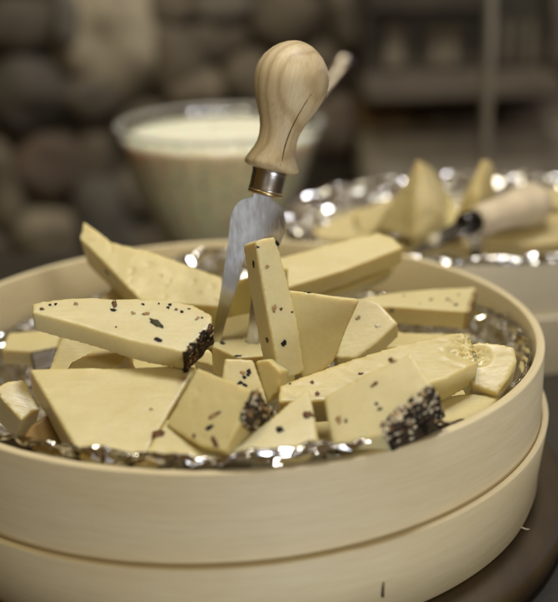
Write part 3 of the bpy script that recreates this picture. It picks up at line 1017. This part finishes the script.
lump('tall pointed chunk rising left of the knife handle in the rear box',
     [(418, 159, -0.004), (434, 168, 0.018), (398, 194, 0.0), (372, 230, 0.006), (414, 240, -0.018), (446, 238, -0.012), (464, 228, 0.006), (446, 198, 0.0), (424, 196, -0.010), (440, 215, -0.014), (420, 225, 0.030), (450, 225, 0.026)], (0.050, 236), 3, 'aged')
cheese('pale wedge propped against the right side of the pointed chunk in the rear box', [(428, 196), (446, 190), (468, 226), (440, 240), (420, 236)], (440, 238, 0.053), 52, 22, 0.012, 'cheese', seed=57, voxel=0.0012, group=G2, name='cheese_chunk')
cheese('thin slice standing left of the pointed chunk in the rear box', [(352, 214), (392, 196), (398, 226), (360, 236)], (380, 232, 0.050), 48, -20, 0.008, 'aged', seed=58, voxel=0.0012, group=G2, name='cheese_chunk')
lump('narrow upright chunk behind the knife handle in the rear box',
     [(484, 157, 0.0), (492, 161, 0.004), (496, 192, 0.002), (490, 222, -0.002), (452, 226, 0.0), (460, 206, -0.004), (470, 182, -0.004), (478, 200, -0.012), (480, 222, 0.022), (476, 222, -0.014)], (0.052, 224), 8, 'aged')
cheese('low flat wedge at the right front of the rear box', [(480, 238), (505, 226), (540, 214), (575, 208), (580, 240), (530, 246)], (520, 240, 0.051), 22, 5, 0.014, 'aged', seed=53, voxel=0.0012, warp=0.0018, group=G2, name='cheese_chunk')
cheese('low broken wedge at the left end of the rear box', [(312, 228), (335, 215), (365, 206), (395, 214), (390, 234), (350, 240), (318, 238)], (350, 236, 0.048), 24, -10, 0.014, 'aged', seed=54, voxel=0.0012, warp=0.0018, group=G2, name='cheese_chunk')
cheese('small wedge lying before the pointed chunk in the rear box', [(392, 236), (420, 226), (460, 232), (475, 244), (430, 246), (395, 245)], (430, 243, 0.048), 20, 5, 0.012, 'aged', seed=55, voxel=0.0012, warp=0.0015, group=G2, name='cheese_chunk')
lump('rounded chunk at the far right of the rear box, behind the handle',
     [(520, 200, 0.0), (545, 188, 0.0), (580, 190, 0.0), (590, 222, 0.0), (524, 224, 0.0), (548, 205, -0.016), (575, 215, -0.016), (550, 215, 0.03)], (0.050, 222), 11, 'aged')

# knife lying in the rear box
Pk = at_z(470, 226, 0.060)
kn = empty('cheese_knife', Pk, 'blurred cheese knife with a stubby wooden handle lying in the rear box', 'cheese knife')
a0 = at_z(476, 221, 0.064) - Pk
a1 = at_z(542, 201, 0.066) - Pk
dv = (a1 - a0)
L = dv.length
dn = dv.normalized()
hp = [(0, 0.0002), (0.0, 0.006), (0.05, 0.0075), (0.2, 0.0078), (0.45, 0.0085), (0.7, 0.0108), (0.86, 0.0112), (0.95, 0.009), (0.99, 0.005), (1.0, 0.0003)]
link('handle', tube([a0 + dn * (L * t) for t, r in hp], [r for t, r in hp], 32), simple('pale_wood_handle', (0.58, 0.48, 0.32), 0.55, 0, 0.15, 90, 0.1), kn)
link('ferrule', tube([a0 - dn * 0.010, a0 - dn * 0.009, a0 - dn * 0.001, a0 + dn * 0.0005], [0.0048, 0.0056, 0.0058, 0.0052], 32), simple('dark_ferrule', (0.06, 0.055, 0.05), 0.22, 0.9), kn)
bp = a0 - dn * 0.010
bm = bmesh.new()
sd = dn.cross(Vector((0, 0, 1))).normalized()
ot = [(0, 0.005), (0.010, 0.006), (0.024, 0.004), (0.030, -0.002), (0.02, -0.005), (0, -0.005)]
f1 = [bm.verts.new(bp - dn * a + sd * b - Vector((0, 0, a * 0.25 - 0.0006))) for a, b in ot]
f2 = [bm.verts.new(bp - dn * a + sd * b - Vector((0, 0, a * 0.25 + 0.0006))) for a, b in ot]
bm.faces.new(f1)
bm.faces.new(f2[::-1])
for i in range(len(ot)):
    j = (i + 1) % len(ot)
    bm.faces.new((f1[i], f2[i], f2[j], f1[j]))
link('knife_blade', bm_mesh(bm, False), M['steel'], kn)

# ------------------------------------------------------------------ glass bowl of dip
yb = YE - 0.04
rimL, rimR = at_y(117, 124, yb), at_y(321, 122, yb)
br = (rimR - rimL).length / 2
bc = (rimL + rimR) / 2
bh = bc.z + 0.012
bowl = empty('glass_bowl', (bc.x, yb, -0.012), 'blurred fluted glass bowl of pale dip behind the front box', 'bowl')


def bowlp(s, zlo=0.004):
    return [(br * s * f, bh * z) for f, z in ((0.42, 0.0), (0.46, 0.03), (0.55, 0.12), (0.68, 0.28), (0.80, 0.47), (0.895, 0.66), (0.96, 0.84), (1.0, 1.0))]


outer = [(0.0005, 0.0)] + bowlp(1.0)
inner = [(r - 0.0022, z + (0.002 if z < bh * .9 else 0)) for r, z in bowlp(1.0)][::-1] + [(0.0005, 0.003)]
link('bowl_glass', lathe(outer + inner, 144, scallop=28, sc_amp=0.02), M['glass'], bowl)
k = NT('rim_glass')
k.val(Roughness=0.08, Transmission_Weight=0.7, IOR=1.48)
k.b.inputs['Base Color'].default_value = (0.85, 0.84, 0.78, 1)
rimp = [(br - 0.0011 + 0.0022 * math.cos(a), bh + 0.0016 * math.sin(a)) for a in [2 * math.pi * q / 12 for q in range(12)]]
link('bowl_rim', lathe(rimp, 144, closed=True, scallop=28, sc_amp=0.02), k.m, bowl)
dip = [(0.0005, 0.004)] + [(r - 0.0026, z + 0.003) for r, z in bowlp(1.0)[:-1]] + [(br * 0.962, bh * 0.925), (br * 0.80, bh * 0.945), (br * 0.4, bh * 0.955), (0.0005, bh * 0.945)]
dp = link('dip', lathe(dip, 144, scallop=28, sc_amp=0.02), M['cream'])
dp.location = (bc.x, yb, -0.012)
tag(dp, 'pale cream dip filling the blurred glass bowl', 'dip')
# spoon standing in the bowl
s1 = at_y(349, 57, yb + 0.02)
s0 = at_y(290, 132, yb + 0.0)
dvs = (s1 - s0)
spn = tube([s0 - dvs * 0.35, s0, s0 + dvs * 0.5, s0 + dvs * 0.80, s0 + dvs * 0.93, s0 + dvs * 0.985, s1], [0.003, 0.003, 0.0036, 0.0052, 0.0062, 0.005, 0.001], 20)
spoon = link('serving_spoon', spn, simple('spoon_steel', (0.40, 0.35, 0.28), 0.28, 1.0))
tag(spoon, 'blurred metal spoon handle sticking out of the glass bowl', 'spoon')

# ------------------------------------------------------------------ stone wall and window
YW = 0.86
wall = empty('stone_wall', (0, YW, FLOOR_Z), 'blurred dark wall of rounded field stones behind everything', 'wall')
bm = bmesh.new()
box_bm(bm, (0, 0.16, 1.2), (5.0, 0.30, 2.4), 0)
link('mortar_face', bm_mesh(bm, False), M['mortar'], wall)
rng = random.Random(5)
verts, faces, tones = [], [], []


def add_stone(px, py, rx, ry, col, ang=0.0, dep=0.045):
    c = at_y(px, py, YW)
    ex = (at_y(px + rx, py, YW) - c)
    ez = (at_y(px, py - ry, YW) - c)
    lx, lz = ex.length, ez.length
    nu, nv = 20, 10
    b0 = len(verts)
    sd = rng.uniform(0, 100)
    for j in range(nv + 1):
        ph = (math.pi / 2) * j / nv
        for i in range(nu):
            a = 2 * math.pi * i / nu
            rr = math.cos(ph) ** 0.55
            w = 1 + 0.16 * mnoise.noise(Vector((math.cos(a) * 1.4, math.sin(a) * 1.4, sd)))
            x, z = lx * rr * math.cos(a) * w, lz * rr * math.sin(a) * w
            x, z = x * math.cos(ang) - z * math.sin(ang), x * math.sin(ang) + z * math.cos(ang)
            d = dep * math.sin(ph) * (1 + 0.3 * mnoise.noise(Vector((x * 22, z * 22, sd))))
            verts.append(Vector((c.x + x, 0.012 - d, c.z + z - FLOOR_Z)))
            tones.append(col)
    for j in range(nv):
        for i in range(nu):
            k2 = (i + 1) % nu
            faces.append((b0 + j * nu + i, b0 + j * nu + k2, b0 + (j + 1) * nu + k2, b0 + (j + 1) * nu + i))


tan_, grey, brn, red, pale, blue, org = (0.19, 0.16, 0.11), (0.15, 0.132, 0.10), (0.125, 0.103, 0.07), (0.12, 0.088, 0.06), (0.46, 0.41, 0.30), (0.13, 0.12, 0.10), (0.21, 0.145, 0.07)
STONES = [(112, 38, 50, 66, pale, .15), (92, 97, 26, 26, grey, 0), (30, 95, 40, 40, (0.095, 0.083, 0.065), .2), (20, 28, 38, 30, (0.10, 0.085, 0.06), 0), (70, 20, 14, 34, blue, 0), (45, 238, 34, 34, (0.26, 0.225, 0.155), 0), (4, 190, 22, 46, tan_, .1),  # first entry: a reflection in glass, put in as a pale stone
          (50, 168, 36, 34, red, .3), (96, 160, 20, 30, brn, 0), (105, 215, 30, 46, blue, .3), (0, 250, 16, 20, brn, 0), (178, 62, 30, 46, brn, .2), (196, 92, 32, 30, tan_, -.3), (170, 10, 26, 22, brn, .1),
          (215, 40, 34, 22, brn, .2), (250, 80, 28, 30, brn, 0), (225, 8, 34, 16, grey, 0), (285, 20, 34, 30, brn, .1), (320, 70, 26, 24, brn, 0), (338, 125, 22, 32, red, .1), (310, 130, 24, 28, brn, 0),
          (345, 20, 18, 40, brn, .2), (155, 130, 40, 30, brn, 0), (150, 190, 34, 30, grey, .2), (160, 245, 40, 28, brn, 0), (386, 112, 32, 24, org, .1), (436, 112, 22, 22, brn, .1), (466, 116, 16, 24, brn, .1),
          (536, 118, 38, 36, tan_, .1), (548, 40, 22, 46, tan_, -.1), (505, 112, 14, 22, brn, 0), (575, 60, 20, 30, brn, 0), (590, 120, 22, 30, grey, 0)]
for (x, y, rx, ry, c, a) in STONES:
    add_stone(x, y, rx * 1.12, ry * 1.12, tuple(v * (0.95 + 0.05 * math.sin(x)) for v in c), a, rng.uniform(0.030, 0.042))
# the courses that run on outside the frame and down towards the floor
for row in range(-7, 22):
    for ccol in range(-8, 20):
        x, y = ccol * 62 + (row % 2) * 30 - 20 + rng.uniform(-8, 8), row * 52 + rng.uniform(-6, 6)
        if -35 < x < 605 and -30 < y < 262:
            continue
        add_stone(x, y, rng.uniform(30, 38), rng.uniform(24, 31), rng.choice((brn, grey, tan_, red)), rng.uniform(-.4, .4), 0.024)
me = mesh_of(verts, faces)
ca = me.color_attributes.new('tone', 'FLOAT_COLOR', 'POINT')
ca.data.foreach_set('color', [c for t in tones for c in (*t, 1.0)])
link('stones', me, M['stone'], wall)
# pale dressed ledge under the window
l0, l1 = at_y(362, 138, YW - 0.06), at_y(600, 180, YW - 0.06)
bm = bmesh.new()
box_bm(bm, ((l0.x + l1.x) / 2, -0.02, (l0.z + l1.z) / 2 - FLOOR_Z), (l1.x - l0.x, 0.11, abs(l0.z - l1.z)), 0.008)
link('stone_ledge', bm_mesh(bm, False), M['ledge_stone'], wall)

# window
w0, w1 = at_y(358, -40, YW), at_y(536, 62, YW)
win = empty('window', (w0.x, YW, w1.z), 'blurred dark-framed window with a wooden sill in the stone wall', 'window')
W, H = w1.x - w0.x, w0.z - w1.z
pxw = W / 178.0
bm = bmesh.new()
for (x0, x1) in ((0, 4), (120, 126), (174, 178)):
    box_bm(bm, ((x0 + x1) / 2 * pxw, -0.045, H / 2), ((x1 - x0) * pxw, 0.03, H), 0.002)
box_bm(bm, (62 * pxw, -0.047, (62 - 3) * pxw), (114 * pxw, 0.028, 4 * pxw), 0.002)
link('window_frame', bm_mesh(bm, False), M['dark_wood'], win)
bm = bmesh.new()
box_bm(bm, (W / 2, -0.026, H / 2), (W * 0.98, 0.008, H * 0.98), 0)
link('window_pane', bm_mesh(bm, False), simple('dim_pane', (0.055, 0.047, 0.034), 0.35, 0, 0.3, 12), win)
nv = 26
verts, faces = [], []
for i in range(nv * 4 + 1):
    t = i / (nv * 4)
    x = (8 + 104 * t) * pxw
    y = -0.034 - 0.004 * math.sin(t * nv * 1.2)
    verts += [(x, y, 0.006), (x, y, 46 * pxw), (x, y - 0.003, 46 * pxw), (x, y - 0.003, 0.006)]
for i in range(nv * 4):
    for q in range(4):
        faces.append((i * 4 + q, i * 4 + 4 + q, i * 4 + 4 + (q + 1) % 4, i * 4 + (q + 1) % 4))
for xs, xe in ((22, 40), (66, 78), (80, 92), (130, 140), (146, 152), (160, 168)):
    bm = bmesh.new()
    box_bm(bm, ((xs + xe) / 2 * pxw, -0.036, 24 * pxw), ((xe - xs) * pxw, 0.008, 44 * pxw), 0.003)
    link('window_slat', bm_mesh(bm, False), M['curtain'], win)
bm = bmesh.new()
box_bm(bm, (W / 2 - 2 * pxw, -0.065, -10 * pxw), (W * 1.03, 0.10, 18 * pxw), 0.004)
link('window_sill', bm_mesh(bm, False), M['sill_wood'], win)

# upright glass edge of the display screen
YG = 0.50
g0, g1 = at_y(486, -60, YG), at_y(497, 185, YG)
bm = bmesh.new()
box_bm(bm, (0, 0, (g0.z - 0.0 + 0.012) / 2), ((at_y(494, 60, YG) - at_y(487, 60, YG)).length, 0.02, g0.z + 0.012), 0.002)
gp = link('glass_post', bm_mesh(bm, False), M['edge_glass'])
gp.location = ((g0.x + at_y(496, 60, YG).x) / 2 - 0.0005, YG, -0.012)
tag(gp, 'thin pale upright glass edge in front of the window', 'glass post')
